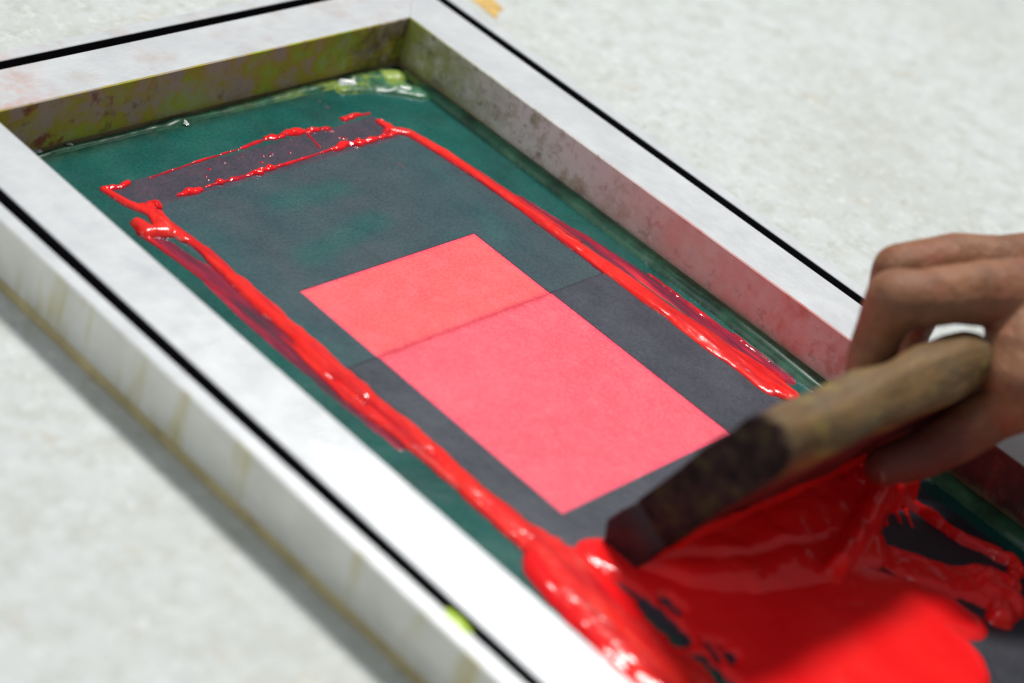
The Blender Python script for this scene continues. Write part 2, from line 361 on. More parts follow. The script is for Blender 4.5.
# ------------------------------------------------------------------ screen frame
frame = empty('screen_frame', (0, 0, TZ))
tag(frame, 'white aluminium silk-screen frame with a black groove, green stencil and red ink', 'printing screen')
ZB = -3.00
PROFILE = [(0, ZB), (0, -0.07), (-0.07, 0), (-3.36, 0), (-3.40, -0.04), (-3.40, -0.95), (-4.14, -0.95), (-4.14, -0.04),
           (-4.18, 0), (-4.92, 0), (-5.0, -0.08), (-5.0, ZB)]
def rail(length, mat, world):     # local: x across (0 inner), y along 0..length (inner length), mitred ends
    segs = max(4, int(length / 1.0)); vs = []; fs = []; k = len(PROFILE)
    for j in range(segs + 1):
        t = j / segs
        for (px, pz) in PROFILE:
            y0 = px + 0.012; y1 = length - px - 0.012
            vs.append((px, y0 + (y1 - y0) * t, pz))
    for j in range(segs):
        for i in range(k):
            a = j * k + i; b = j * k + (i + 1) % k
            fs.append((a, b, b + k, a + k))
    fs.append(tuple(range(k))); fs.append(tuple(segs * k + i for i in reversed(range(k))))
    me = bpy.data.meshes.new('rail'); me.from_pydata([(a * S, b * S, c * S) for a, b, c in vs], [], fs); me.materials.append(mat)
    o = bpy.data.objects.new('rail', me); C.objects.link(o); o.parent = frame
    weld_normals(o)
    o.matrix_parent_inverse = Matrix.Identity(4)
    w = world.copy(); w.translation = (Vector(world.translation) - Vector((0, 0, TZ))) * S
    o.matrix_local = w
    return o
def mw(loc, ax, ay):
    az = Vector(ax).cross(Vector(ay)); m_ = Matrix((ax, ay, az)).transposed().to_4x4(); m_.translation = loc; return m_
# left: x across = +x, y along runs from y=-LEN to 0
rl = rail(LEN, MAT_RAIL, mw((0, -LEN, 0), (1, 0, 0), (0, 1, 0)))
# far: inner at y=0, outward +y -> local x = -y ; along world x
def flip(o):
    o.data.flip_normals()
far = rail(W, MAT_RAIL_FAR, mw((0, 0, 0), (0, -1, 0), (1, 0, 0)))
# mirror handled by choosing along so that cross product is +z: (0,-1,0)x(1,0,0) = (0,0,1)
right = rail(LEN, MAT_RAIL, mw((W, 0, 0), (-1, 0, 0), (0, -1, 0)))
near = rail(W, MAT_RAIL_FAR, mw((W, -LEN, 0), (0, 1, 0), (-1, 0, 0)))

# tan tape band under the rails
def band(x0, x1, y0, y1, z0, z1):
    vs = [(x, y, z) for z in (z0, z1) for x, y in ((x0, y0), (x1, y0), (x1, y1), (x0, y1))]
    return vs, [(0, 3, 2, 1), (4, 5, 6, 7), (0, 1, 5, 4), (1, 2, 6, 5), (2, 3, 7, 6), (3, 0, 4, 7)]
def joined(parts):
    V = []; F = []
    for v, f in parts:
        n = len(V); V += v; F += [tuple(i + n for i in q) for q in f]
    return V, F
vs, fs = joined([band(-5.06, -0.3, -LEN - 5, 5.0, TZ + 0.01, ZB), band(W + 0.3, W + 4.95, -LEN - 5, 5.0, TZ + 0.01, ZB),
                 band(-0.28, W + 0.28, 0.3, 4.95, TZ + 0.01, ZB), band(-0.28, W + 0.28, -LEN - 4.95, -LEN - 0.3, TZ + 0.01, ZB)])
link('edge_tape', vs, fs, MAT_BASETAPE, frame, smooth=False)

# stencil emulsion with the open window, real hole
WX0, WX1, WY0, WY1, YC = 8.61, 21.54, -34.99, -15.63, -21.63
def zsag(x, y):     # the fabric lies over the edge of the paper underneath
    t = min(1, max(0, (YC - y) / 0.22)); t = t * t * (3 - 2 * t)
    inside = 1 if 6.6 < x < 26.6 else 0
    return 0.07 * t * inside
def grid_lines(a, b, cuts, step):
    L = sorted(set([a, b] + cuts)); out = []
    for p, q in zip(L[:-1], L[1:]):
        n = max(1, int(round((q - p) / step))); out += [p + (q - p) * i / n for i in range(n)]
    return out + [b]
xs = grid_lines(-0.0, W, [WX0, WX1, 6.5, 6.65, 26.55, 26.7], 1.0); ys = grid_lines(-LEN, 0.0, [WY0, WY1, YC, YC - 0.06, YC - 0.11, YC - 0.16, YC - 0.22], 1.0)
vs = [(x, y, PZ + zsag(x, y)) for y in ys for x in xs]; fs = []; nx = len(xs)
for j in range(len(ys) - 1):
    for i in range(nx - 1):
        cx_, cy_ = (xs[i] + xs[i + 1]) / 2, (ys[j] + ys[j + 1]) / 2
        if WX0 < cx_ < WX1 and WY0 < cy_ < WY1: continue
        a = j * nx + i; fs.append((a, a + 1, a + nx + 1, a + nx))
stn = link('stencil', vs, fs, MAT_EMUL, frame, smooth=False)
stn['label'] = 'dark green and slate stencil coating'
sm = stn.modifiers.new('thick', 'SOLIDIFY'); sm.thickness = 0.05 * S; sm.offset = -1
def win(z0, step):
    xs = grid_lines(WX0 + 0.01, WX1 - 0.01, [], step); ys = grid_lines(WY0 + 0.01, WY1 - 0.01, [YC, YC - 0.06, YC - 0.11, YC - 0.16, YC - 0.22], step)
    vs = [(x, y, z0 + zsag(x, y)) for y in ys for x in xs]; n = len(xs)
    return vs, [(j * n + i, j * n + i + 1, (j + 1) * n + i + 1, (j + 1) * n + i) for j in range(len(ys) - 1) for i in range(n - 1)]
vs, fs = win(PZ - 0.035, 0.5)
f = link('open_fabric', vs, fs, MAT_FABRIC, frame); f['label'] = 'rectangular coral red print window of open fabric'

# ------------------------------------------------------------------ height-field blobs lying on a plane
def strokes_mesh(strokes, res=0.12, z0=PZ, rag=0.25, rfreq=1.2, bumpy=0.12, bfreq=(1.5, 0.6), seed=0, flat=False, stretch=(1, 1), clipbox=None, holes=()):
    P = []
    for s in strokes:
        for q in s['p']: P.append((q[0] - q[2], q[1] - q[2])); P.append((q[0] + q[2], q[1] + q[2]))
    P = np.array(P); x0, y0 = P.min(0) - 0.4; x1, y1 = P.max(0) + 0.4
    if clipbox: x0 = max(x0, clipbox[0]); x1 = min(x1, clipbox[1]); y0 = max(y0, clipbox[2]); y1 = min(y1, clipbox[3])
    nx = int((x1 - x0) / res) + 1; ny = int((y1 - y0) / res) + 1
    X, Y = np.meshgrid(x0 + np.arange(nx) * res, y0 + np.arange(ny) * res)
    N = fbm(X * rfreq * stretch[0] + seed * 7.1, Y * rfreq * stretch[1] + seed * 3.7)
    Nb = fbm(X * bfreq[0] + seed * 1.7 + 40, Y * bfreq[1] + seed * 2.3 + 40)
    F = np.full(X.shape, -9.0); Hh = np.full(X.shape, -1.0)
    for s in strokes:
        p = s['p']; h = s.get('h', 0.4); fl = s.get('flat', flat); rg = s.get('rag', rag)
        if len(p) == 1: p = [p[0], (p[0][0] + 1e-3, p[0][1], p[0][2])]
        for a, b in zip(p[:-1], p[1:]):
            dx, dy = b[0] - a[0], b[1] - a[1]; L2 = dx * dx + dy * dy + 1e-9
            t = np.clip(((X - a[0]) * dx + (Y - a[1]) * dy) / L2, 0, 1)
            d = np.hypot(X - a[0] - t * dx, Y - a[1] - t * dy)
            r = (a[2] + (b[2] - a[2]) * t) * (1 + rg * N * 1.6)
            r = np.maximum(r, 0.02)
            f = 1 - d / r
            if fl: hh = h * np.where(f > 0, 1 - (1 - np.clip(f * r / 0.7, 0, 1)) ** 2, 0)
            else:
                hh = h * np.where(f > 0, np.sqrt(np.clip(1 - (d / r) ** 2, 0, 1)) , 0)
            hh = hh * np.clip(np.minimum(r, 1.2) / 0.5, 0.25, 1.0) if not fl else hh
            hh = np.where(f > 0, hh, -np.clip((d - r) * 0.8, 0, 0.5))
            Hh = np.maximum(Hh, hh)
    for (hx, hy, hr) in holes:
        d = np.hypot(X - hx, Y - hy); r = hr * (1 + 0.5 * N)
        Hh = np.minimum(Hh, np.where(d < r, -0.1, (d - r) * 0.8))
    H = np.where(Hh > 0, Hh * (1 + bumpy * 3 * Nb), Hh)
    keep = H > -0.04
    vid = -np.ones(X.shape, int); vs = []; fs = []
    cell = keep[:-1, :-1] | keep[1:, :-1] | keep[:-1, 1:] | keep[1:, 1:]
    js, is_ = np.nonzero(cell)
    need = np.zeros(X.shape, bool)
    for dj in (0, 1):
        for di in (0, 1): need[js + dj, is_ + di] = True
    vid[need] = np.arange(need.sum())
    Z = z0 + np.maximum(H, -0.03)
    vs = list(zip(X[need].tolist(), Y[need].tolist(), Z[need].tolist()))
    fs = list(zip(vid[js, is_].tolist(), vid[js, is_ + 1].tolist(), vid[js + 1, is_ + 1].tolist(), vid[js + 1, is_].tolist()))
    return vs, fs
def px_stroke(pts, h=0.4, z=PZ, sc=None, **k):    # (pixel x, pixel y, half width in pixels across)
    out = []
    for (a, b, r) in pts:
        q = at(a, b, z); dep = float((RV @ (np.array(q) - CP))[2])
        out.append((q[0], q[1], r * dep / FPX * 1.35 if sc is None else r * dep / FPX * sc))
    return dict(p=out, h=h, **k)

# filler bead along the far and right walls (part of the frame)
st = [dict(p=[(29.8, -1, 0.35), (29.75, -8, 0.42), (29.7, -20, 0.55), (29.65, -32, 0.65), (29.6, -45, 0.7), (29.6, -60, 0.7)], h=0.45)]
vs, fs = strokes_mesh(st, 0.1, rag=0.22, rfreq=0.9, bumpy=0.10, bfreq=(0.8, 0.15), stretch=(0.5, 0.35), seed=5, clipbox=(28, 29.99, -61, -0.02))
b = link('filler_bead', vs, fs, MAT_BEAD, frame); b['label'] = 'glossy green filler bead along the right wall'
st = [dict(p=[(0.3, -0.10, 0.25), (9, -0.12, 0.32), (18, -0.15, 0.4), (24, -0.2, 0.5), (28.3, -0.5, 0.8), (29.0, -1.0, 0.7)], h=0.25),
      dict(p=[(24.5, -1.0, 0.5), (26.8, -1.2, 0.8), (28.2, -2.2, 0.8), (29.0, -3.4, 0.5)], h=0.28)]
vs, fs = strokes_mesh(st, 0.08, rag=0.35, rfreq=0.9, bumpy=0.2, bfreq=(0.6, 1.0), stretch=(0.5, 0.8), seed=6, clipbox=(0.02, 29.98, -8, -0.02))
b = link('filler_bead', vs, fs, MAT_BEAD, frame); b['label'] = 'olive filler bead along the far wall with lime residue in the corner'
# white glints at the far wall, put in as pale glossy drops
MAT_GLINT = simple('pale_glint', (0.80, 0.86, 0.84), 0.06, 0.2, 2, 0.1)
for (a, c_, r) in ((347, 86, 6), (402, 91, 6.5), (70, 146, 1.6), (185, 124, 1.4), (36, 152, 3)):
    vs, fs = strokes_mesh([px_stroke([(a - r, c_ - 1, r * 0.5), (a + r, c_ + 1, r * 0.5)], 0.5)], 0.06, z0=PZ + 0.12, rag=0.3, seed=a)
    link('glint_drop', vs, fs, MAT_GLINT, frame)

# ------------------------------------------------------------------ red ink
def ink(name, strokes, label, mat=MAT_INK, cat='ink', group=None, film=None, **k):
    vs, fs = strokes_mesh(strokes, **k)
    cx_ = sum(v[0] for v in vs) / len(vs); cy_ = sum(v[1] for v in vs) / len(vs)
    o = link(name, vs, fs, mat, None, origin=(cx_, cy_, PZ))
    tag(o, label, cat, group)
    if film:
        vs, fs = strokes_mesh(film, res=0.12, z0=PZ - 0.005, rag=0.3, bumpy=0.2, seed=9, flat=True, stretch=(1.5, 0.4), bfreq=(3, 0.5))
        me_o = link('ink_film', [(a - cx_, b_ - cy_, c_ - PZ) for a, b_, c_ in vs], fs, MAT_INKTHIN, None, origin=(0, 0, 0))
        me_o.parent = o
    return o
# left ridge
Lr = [px_stroke([(104, 190, 3), (130, 205, 4), (150, 213, 4)], 0.35),
      px_stroke([(138, 224, 5), (148, 232, 8), (165, 232, 7), (158, 215, 6)], 0.4), px_stroke([(150, 208, 5), (158, 222, 6), (185, 240, 4)], 0.35),
      px_stroke([(140, 208, 4), (165, 222, 4), (205, 252, 5), (245, 290, 8), (290, 330, 9), (335, 372, 10), (372, 402, 8), (420, 440, 7), (470, 487, 9), (510, 520, 10), (545, 548, 14)], 0.30),
      px_stroke([(145, 236, 3), (185, 266, 1.5), (235, 302, 1.6), (290, 345, 2.5), (325, 378, 4), (350, 400, 5), (400, 436, 6), (440, 468, 7), (500, 520, 8), (545, 560, 10)], 0.24),
      px_stroke([(545, 552, 18), (575, 585, 26), (610, 625, 30), (650, 665, 32), (700, 712, 36), (760, 770, 36)], 0.42)]
Lf = [px_stroke([(176, 252, 3), (250, 322, 5), (330, 390, 6), (400, 448, 5)], 0.04), px_stroke([(150, 232, 6), (200, 268, 9), (260, 318, 12), (320, 368, 12), (370, 412, 9), (420, 450, 5)], 0.06)]
ink('ink_ridge', Lr, 'long thick red ink ridge between the left rail and the print window', mat=MAT_RIDGE, film=Lf, rag=0.24, rfreq=1.1, bumpy=0.05, bfreq=(1.2, 0.5), stretch=(0.9, 0.8), seed=2, res=0.08, group=None)
# right ridge
Rr = [px_stroke([(380, 122, 3), (392, 130, 4), (410, 134, 4), (440, 152, 5), (480, 178, 4.5), (520, 206, 5.5), (560, 236, 6), (600, 264, 7), (650, 300, 9), (700, 336, 11), (745, 367, 12), (775, 388, 13), (790, 396, 9)], 0.28),
      px_stroke([(425, 139, 1.5), (460, 160, 1.5), (520, 200, 2.0), (580, 242, 2)], 0.3)]
Rf = [px_stroke([(600, 252, 3), (660, 290, 9), (720, 330, 9), (790, 380, 10)], 0.04, rag=0.6), px_stroke([(520, 198, 4), (580, 236, 6), (640, 276, 8), (690, 312, 7), (740, 350, 5)], 0.05)]
ink('ink_ridge', Rr, 'long straight red ink ridge running along the right rail to the wooden handle', mat=MAT_RIDGE, film=Rf, rag=0.20, rfreq=1.0, bumpy=0.12, bfreq=(2.0, 0.4), stretch=(0.9, 0.6), seed=4, res=0.08)
# broken streaks beyond the right ridge
for i, pts in enumerate(([(560, 222, 1.6), (610, 255, 2.0), (640, 275, 1.2)], [(650, 275, 2), (690, 305, 2.4), (720, 330, 1.4)], [(690, 292, 1.2), (730, 325, 1.4)], [(735, 335, 2), (770, 362, 1.4)], [(762, 366, 3), (782, 380, 3)], [(775, 352, 1.6), (800, 372, 1.6)])):
    ink('ink_streak', [px_stroke(pts, 0.15)], ['thin red ink streak beside the upper half of the right ridge', 'long pinkish streak beside the lower right ridge', 'hair-thin red streak close to the green bead', 'thin red streak just above the handle', 'short fat red fleck right beside the handle', 'small red dash nearest the green bead by the handle'][i],
        rag=0.5, rfreq=1.4, seed=20 + i, res=0.07, group='broken ink streaks along the right ridge')
# far smear: two ragged lines, spatter
Tr = [px_stroke([(103, 188, 2.5), (120, 187, 3), (128, 183, 2.2)], 0.3),
      px_stroke([(150, 178, 0.6), (200, 161, 0.9), (240, 149, 1.2), (270, 138, 2.4), (295, 133, 3.4), (312, 131, 3.4), (330, 128, 1.4)], 0.3),
      px_stroke([(306, 133, 1.8), (313, 140, 1.4), (320, 148, 1.0)], 0.3),
      px_stroke([(344, 120, 2.4), (356, 116, 2.4), (370, 114, 1.8)], 0.3),
      px_stroke([(378, 121, 1.6), (390, 126, 2), (384, 134, 1.6)], 0.3),
      px_stroke([(178, 196, 1.5), (188, 193, 3), (200, 190, 2)], 0.35),
      px_stroke([(206, 187, 1), (222, 182, 2.5), (240, 178, 1.5), (262, 171, 3.2), (280, 166, 1.2), (300, 160, 1.2), (325, 152, 1.6), (340, 147, 3.2), (360, 143, 3), (385, 137, 2), (402, 131, 3)], 0.35),
      px_stroke([(142, 205, 3), (152, 204, 4), (160, 208, 3)], 0.4)]
random.seed(11)
for k in range(16):
    t = random.random(); a = 195 + 150 * t; c_ = 178 - 50 * t + random.uniform(-12, 10)
    Tr.append(px_stroke([(a, c_, random.uniform(0.5, 1.3)), (a + random.uniform(0, 4), c_ + 1, 0.6)], 0.2))
ink('ink_smear', Tr, 'ragged red ink smear with spatter across the far end of the stencil', rag=0.75, rfreq=2.2, bumpy=0.3, seed=6, res=0.05)

# pool in front of the squeegee
Pl = [px_stroke([(740, 710, 30), (800, 690, 66), (850, 662, 64), (905, 657, 62), (935, 662, 44)], 0.34, flat=True, rag=0.04),
      px_stroke([(680, 612, 26), (740, 625, 34), (790, 640, 44), (735, 700, 10)], 0.30, flat=True, rag=0.05),
      px_stroke([(600, 556, 20), (650, 580, 24), (700, 595, 34), (780, 590, 40), (850, 580, 30)], 0.34, flat=True, rag=0.08),
      px_stroke([(560, 570, 30), (620, 630, 36), (690, 700, 40)], 0.30, flat=True, rag=0.06),
      px_stroke([(690, 640, 10), (730, 700, 14)], 0.25, flat=True, rag=0.2),
      px_stroke([(850, 586, 28), (900, 600, 28), (940, 612, 24), (966, 626, 18)], 0.36, flat=True, rag=0.06),
      px_stroke([(780, 720, 60), (880, 730, 70)], 0.34, flat=True, rag=0.04)]
hl = []
for (a, c_, r) in ((646, 608, 0.28), (656, 617, 0.42), (668, 628, 0.5), (680, 640, 0.45), (700, 664, 0.45), (708, 678, 0.7), (728, 660, 0.3), (722, 690, 0.6), (665, 604, 0.22), (676, 613, 0.22)):
    q = at(a, c_); hl.append((q[0], q[1], r))
pool = ink('ink_pool', Pl, 'bright glossy pool of red ink spread in front of the squeegee', bumpy=0.05, bfreq=(0.4, 0.4), seed=8, res=0.12, holes=hl)


# ink roll pushed by the blade, with draped folds and strings
Hp = [px_stroke([(628, 560, 8), (655, 556, 24), (700, 540, 40), (760, 520, 48), (820, 500, 48), (860, 485, 36)], 1.3, flat=True, rag=0.06),
      px_stroke([(640, 568, 8), (690, 578, 18), (740, 575, 28), (800, 560, 34), (850, 545, 30)], 0.95, rag=0.08),
      px_stroke([(660, 595, 3), (710, 600, 4), (760, 590, 5), (820, 570, 6)], 0.55),
      px_stroke([(670, 600, 2), (690, 622, 2.5), (712, 645, 3), (728, 668, 3)], 0.5),
      px_stroke([(640, 590, 2), (662, 606, 2), (690, 628, 2)], 0.42),
      px_stroke([(830, 580, 10), (845, 555, 12), (860, 530, 13), (875, 505, 14)], 1.9, rag=0.15),
      px_stroke([(865, 492, 12), (890, 494, 12), (905, 500, 9)], 2.1, rag=0.25)]
ink('ink_heap', Hp, 'dark shaded heap of red ink piled under the leaning squeegee blade', rag=0.12, rfreq=0.7, bumpy=0.10, bfreq=(0.6, 0.5), seed=12, res=0.12)
Hr = [px_stroke([(890, 494, 7), (905, 505, 6), (920, 513, 4), (940, 528, 5), (962, 543, 4), (985, 552, 5), (1008, 562, 6), (1018, 574, 4)], 0.95, rag=0.28),
      px_stroke([(905, 500, 3), (935, 520, 3), (965, 538, 2), (1000, 552, 2)], 1.1, rag=0.3),
      px_stroke([(862, 548, 12), (895, 565, 15), (930, 578, 18), (965, 588, 20), (992, 598, 18)], 0.45, flat=True, rag=0.2),
      px_stroke([(880, 552, 4), (920, 566, 5), (955, 574, 4), (990, 580, 7), (1006, 592, 8)], 0.85, rag=0.28),
      px_stroke([(985, 585, 14), (1004, 604, 15), (1000, 622, 11)], 0.8, rag=0.3), px_stroke([(1012, 570, 4), (1016, 590, 5)], 0.7, rag=0.4),
      px_stroke([(893, 508, 3), (900, 524, 1.5)], 0.6, rag=0.3), px_stroke([(905, 512, 3), (912, 528, 1.2)], 0.6, rag=0.3), px_stroke([(882, 512, 4), (886, 526, 2)], 0.6, rag=0.28)]
ink('ink_clump', Hr, 'lumpy red ink clump with white glints at the right edge of the pool', rag=0.2, rfreq=1.0, bumpy=0.16, bfreq=(0.9, 0.8), seed=14, res=0.08)

# lime blot on the left lip, old orange tape on the table
q = at(458, 622, 0)
vs, fs = strokes_mesh([px_stroke([(449, 613, 4.5), (458, 622, 6), (466, 631, 5)], 0.16, z=0, sc=1.0)], 0.05, z0=0.0, rag=0.2, seed=30)
tag(link('ink_blot', vs, fs, MAT_LIME, None, origin=(q[0], q[1], 0)), 'small lime green ink blot on the outer lip of the left rail', 'ink blot')
pts = [(466, -6), (478, 4), (490, 14), (496, 19), (499, 12), (504, 9), (492, -2), (486, -8)]
top = [at(a, b_, TZ + 0.05) for a, b_ in pts]; bot = [(a, b_, TZ + 0.004) for a, b_, _ in top]; n = len(pts)
vs = top + bot; fs = [tuple(range(n)), tuple(n + i for i in reversed(range(n)))] + [(i, n + i, n + (i + 1) % n, (i + 1) % n) for i in range(n)]
o = link('tape_scrap', vs, fs, MAT_ORANGE, None, smooth=False, origin=(*top[0][:2], TZ)); weld_normals(o)
tag(o, 'torn scrap of old orange-yellow tape stuck on the table beyond the frame', 'tape')

# ------------------------------------------------------------------ squeegee
B0 = Vector((8.7, -38.0, PZ + 0.06)); A0 = Vector((8.8, -43.15, 7.0)); CC = Vector((24.7, -43.85, 7.0))
up = (A0 - B0).normalized(); ax = (CC - A0).normalized(); fr = up.cross(ax).normalized()   # fr: toward front or back
if fr.y > 0: fr_front = -fr
else: fr_front = fr
up = (up - ax * up.dot(ax)).normalized()
HT = (A0 - B0).length; LX = (CC - A0).length
yv = -fr_front                 # local +y points to the back (away from the viewer); front is -y
RM = Matrix((ax, yv, up)).transposed()
if RM.determinant() < 0: print('LEFT HANDED squeegee frame')
sq = empty('squeegee', B0); sq.matrix_basis = Matrix.Translation(B0 * S) @ RM.to_4x4()
tag(sq, 'old wooden squeegee with a dark ink-stained end, leaning in the red ink', 'squeegee')
def extrude_prof(name, prof, x0, x1, mat, nseg=40, wob=0.06, seed=0, endround=0.5):
    k = len(prof); vs = []; fs = []
    cy_ = sum(p[0] for p in prof) / k; cz_ = sum(p[1] for p in prof) / k
    stations = [x0, x0 + 0.06, x0 + 0.18, x0 + 0.4] + [x0 + 0.4 + (x1 - x0 - 0.8) * i / nseg for i in range(1, nseg)] + [x1 - 0.4, x1 - 0.18, x1 - 0.06, x1]
    for j, x in enumerate(stations):
        e = min(x - x0, x1 - x); e = min(e, 0.4) / 0.4
        sc = 1 - 0.13 * (1 - math.sqrt(1 - (1 - e) ** 2)) * endround * 2
        for (py_, pz_) in prof:
            nn = noise.noise(Vector((x * 0.35 + seed, py_ * 0.6, pz_ * 0.6))) * wob
            vs.append((x + (noise.noise(Vector((seed, py_, pz_ * 0.8))) * 0.35 if e < 0.6 else 0), cy_ + (py_ - cy_) * sc * (1 + nn), cz_ + (pz_ - cz_) * (1 - (1 - sc) * 0.25) + nn))
    for j in range(len(stations) - 1):
        for i in range(k):
            a = j * k + i; b_ = j * k + (i + 1) % k; fs.append((a, b_, b_ + k, a + k))
    fs.append(tuple(range(k))); fs.append(tuple((len(stations) - 1) * k + i for i in reversed(range(k))))
    me = bpy.data.meshes.new(name); me.from_pydata([(a * S, b_ * S, c_ * S) for a, b_, c_ in vs], [], fs)
    me.polygons.foreach_set('use_smooth', [True] * len(me.polygons)); me.materials.append(mat)
    o = bpy.data.objects.new(name, me); C.objects.link(o); o.parent = sq; weld_normals(o)
    return o
prof = []
r = 1.45
for i in range(17):
    a = math.pi * i / 16; prof.append((r * math.cos(a), HT + r * math.sin(a) * 0.95))
for t in (0.1, 0.25, 0.4, 0.6, 0.8, 1.0): prof.append((-r * (1 - 0.12 * t), HT - (HT - 3.2) * t))
for t in (1.0, 0.8, 0.6, 0.4, 0.25, 0.1): prof.append((r * (1 - 0.12 * t), HT - (HT - 3.2) * t))
wd = extrude_prof('handle', prof, 0, LX, MAT_WOOD, wob=0.22, seed=3)
pb = [(1.2, 3.3), (-1.2, 3.3), (-1.35, 1.8), (-1.3, 0.6), (-0.7, 0.02), (0.7, 0.02), (1.3, 0.6), (1.35, 1.8)]
bl = extrude_prof('blade', pb, 0.12, LX - 0.12, MAT_RUBBER, wob=0.2, seed=9)
# ink coat on the front face: grid proud of the board
def coat():
    res = 0.16; nx_ = int(LX / res); nz_ = int(8.2 / res); X, Z = np.meshgrid(np.linspace(0.5, LX + 0.1, nx_), np.linspace(0.2, 8.4, nz_))
    N = fbm(X * 0.6, Z * 0.6 + 9); lim = 4.4 + 1.2 * N + 0.05 * X
    th = np.clip((lim - Z) / 0.8, -0.3, 1) * (0.22 + 0.18 * fbm(X * 1.2 + 4, Z * 0.35)) + np.clip(1.2 - Z, 0, 1) * 0.5
    th = np.minimum(th, (X - 0.5) * 0.8 + 0.0)
    face = np.where(Z > 3.2, 1.36 + 0.19 * (Z - 3.2) / (HT - 3.2), 1.18)
    face = np.where(Z < 0.8, 0.5 + 0.6 * Z / 0.8, face)
    Y = -(face + th)
    vs = [(float(a) * S, float(b_) * S, float(c_) * S) for a, b_, c_ in zip(X.ravel(), Y.ravel(), Z.ravel())]
    fs = [(j * nx_ + i, j * nx_ + i + 1, (j + 1) * nx_ + i + 1, (j + 1) * nx_ + i) for j in range(nz_ - 1) for i in range(nx_ - 1)
          if max(th[j, i], th[j + 1, i], th[j, i + 1], th[j + 1, i + 1]) > -0.02]
    me = bpy.data.meshes.new('ink_coating'); me.from_pydata(vs, [], fs); me.polygons.foreach_set('use_smooth', [True] * len(me.polygons)); me.materials.append(MAT_INKCOAT)
    o = bpy.data.objects.new('ink_coating', me); C.objects.link(o); o.parent = sq
    o['label'] = 'wet red ink coating on the front face'
coat()

# ------------------------------------------------------------------ hand
def spheres(chain, step=0.25):
    out = []
    for (a, ra), (b_, rb) in zip(chain[:-1], chain[1:]):
        a = Vector(a); b_ = Vector(b_); n = max(2, int((b_ - a).length / step))
        for i in range(n + 1):
            t = i / n; out.append((a.lerp(b_, t), ra + (rb - ra) * t))
    return out
P3 = lambda a, b_, z: at(a, b_, z)
chains = []
# (pixel-derived joint positions at their own heights)
index = [(P3(1035, 300, 8.8), 2.0), (P3(990, 294, 9.4), 1.62), (P3(955, 294, 9.5), 1.44), (P3(922, 299, 9.4), 1.40), (P3(896, 300, 9.1), 1.50), (P3(882, 326, 7.6), 1.22), (P3(873, 350, 6.4), 1.18), (P3(866, 370, 5.5), 1.02)]
middle = [(P3(1045, 264, 9.2), 1.7), (P3(1000, 264, 9.5), 1.42), (P3(955, 260, 9.3), 1.36), (P3(930, 264, 9.0), 1.30), (P3(899, 271, 8.4), 1.36), (P3(888, 302, 6.8), 1.1), (P3(882, 330, 5.4), 1.0), (P3(878, 350, 4.4), 0.85)]
ring = [(P3(1075, 262, 8.2), 1.5), (P3(1040, 268, 8.2), 1.3), (P3(985, 276, 7.2), 1.15), (P3(948, 292, 6.2), 1.12), (P3(922, 310, 4.6), 1.05), (P3(912, 332, 3.2), 0.95), (P3(908, 350, 2.4), 0.85)]
little = [(P3(1110, 275, 7.0), 1.4), (P3(1070, 278, 7.2), 1.1), (P3(1040, 288, 6.0), 1.0), (P3(1020, 300, 5.0), 1.0), (P3(1015, 325, 3.6), 0.9), (P3(1020, 347, 2.6), 0.75)]
thumb = [(P3(1075, 372, 7.6), 2.2), (P3(1030, 392, 6.6), 1.75), (P3(994, 412, 4.9), 1.42), (P3(958, 435, 3.5), 1.36), (P3(920, 455, 2.5), 1.20), (P3(884, 466, 2.0), 1.0)]
wrist = Vector(P3(1190, 330, 9.0)); elbow = wrist + Vector((27, -17, 9))
chains += [index, middle, ring, little, thumb]
pal = [(index[0][0], 1.6), (P3(1090, 318, 9), 1.9), (wrist, 2.1)], [(middle[0][0], 1.6), (P3(1110, 290, 9), 1.9), (wrist + Vector((0.6, 1, 0)), 2.1)], \
      [(ring[0][0], 1.5), (P3(1130, 290, 8.4), 1.8), (wrist + Vector((0.8, 1.6, -.2)), 1.9)], [(little[0][0], 1.4), (P3(1150, 300, 7.6), 1.7), (wrist + Vector((1, 2.0, -.4)), 1.7)], \
      [(thumb[0][0], 2.0), (P3(1110, 350, 8), 2.1), (wrist, 2.0)], [(index[0][0], 1.5), (P3(1042, 345, 8.2), 1.8), (thumb[1][0], 1.6)], [(P3(1070, 300, 8.8), 2.0), (P3(1070, 345, 8.2), 2.0)], [(P3(1000, 298, 9.0), 1.3), (P3(1014, 322, 8.4), 1.4), (P3(1014, 350, 7.8), 1.45), (P3(1010, 375, 7.0), 1.3)], [(P3(1022, 318, 8.8), 1.3), (P3(1026, 352, 8.0), 1.5), (P3(1028, 385, 7.0), 1.6)]
for c_ in pal: chains.append(list(c_))
chains.append([(wrist + Vector((0.5, 1, 0)), 2.2), (wrist + Vector((6, -3, 1.6)), 2.6), (wrist + Vector((16, -9.5, 5)), 4.0), (elbow, 4.3)])
chains.append([(wrist + Vector((0.5, -0.6, 0)), 2.1), (wrist + Vector((6, -4, 1.6)), 2.4), (elbow, 4.2)])
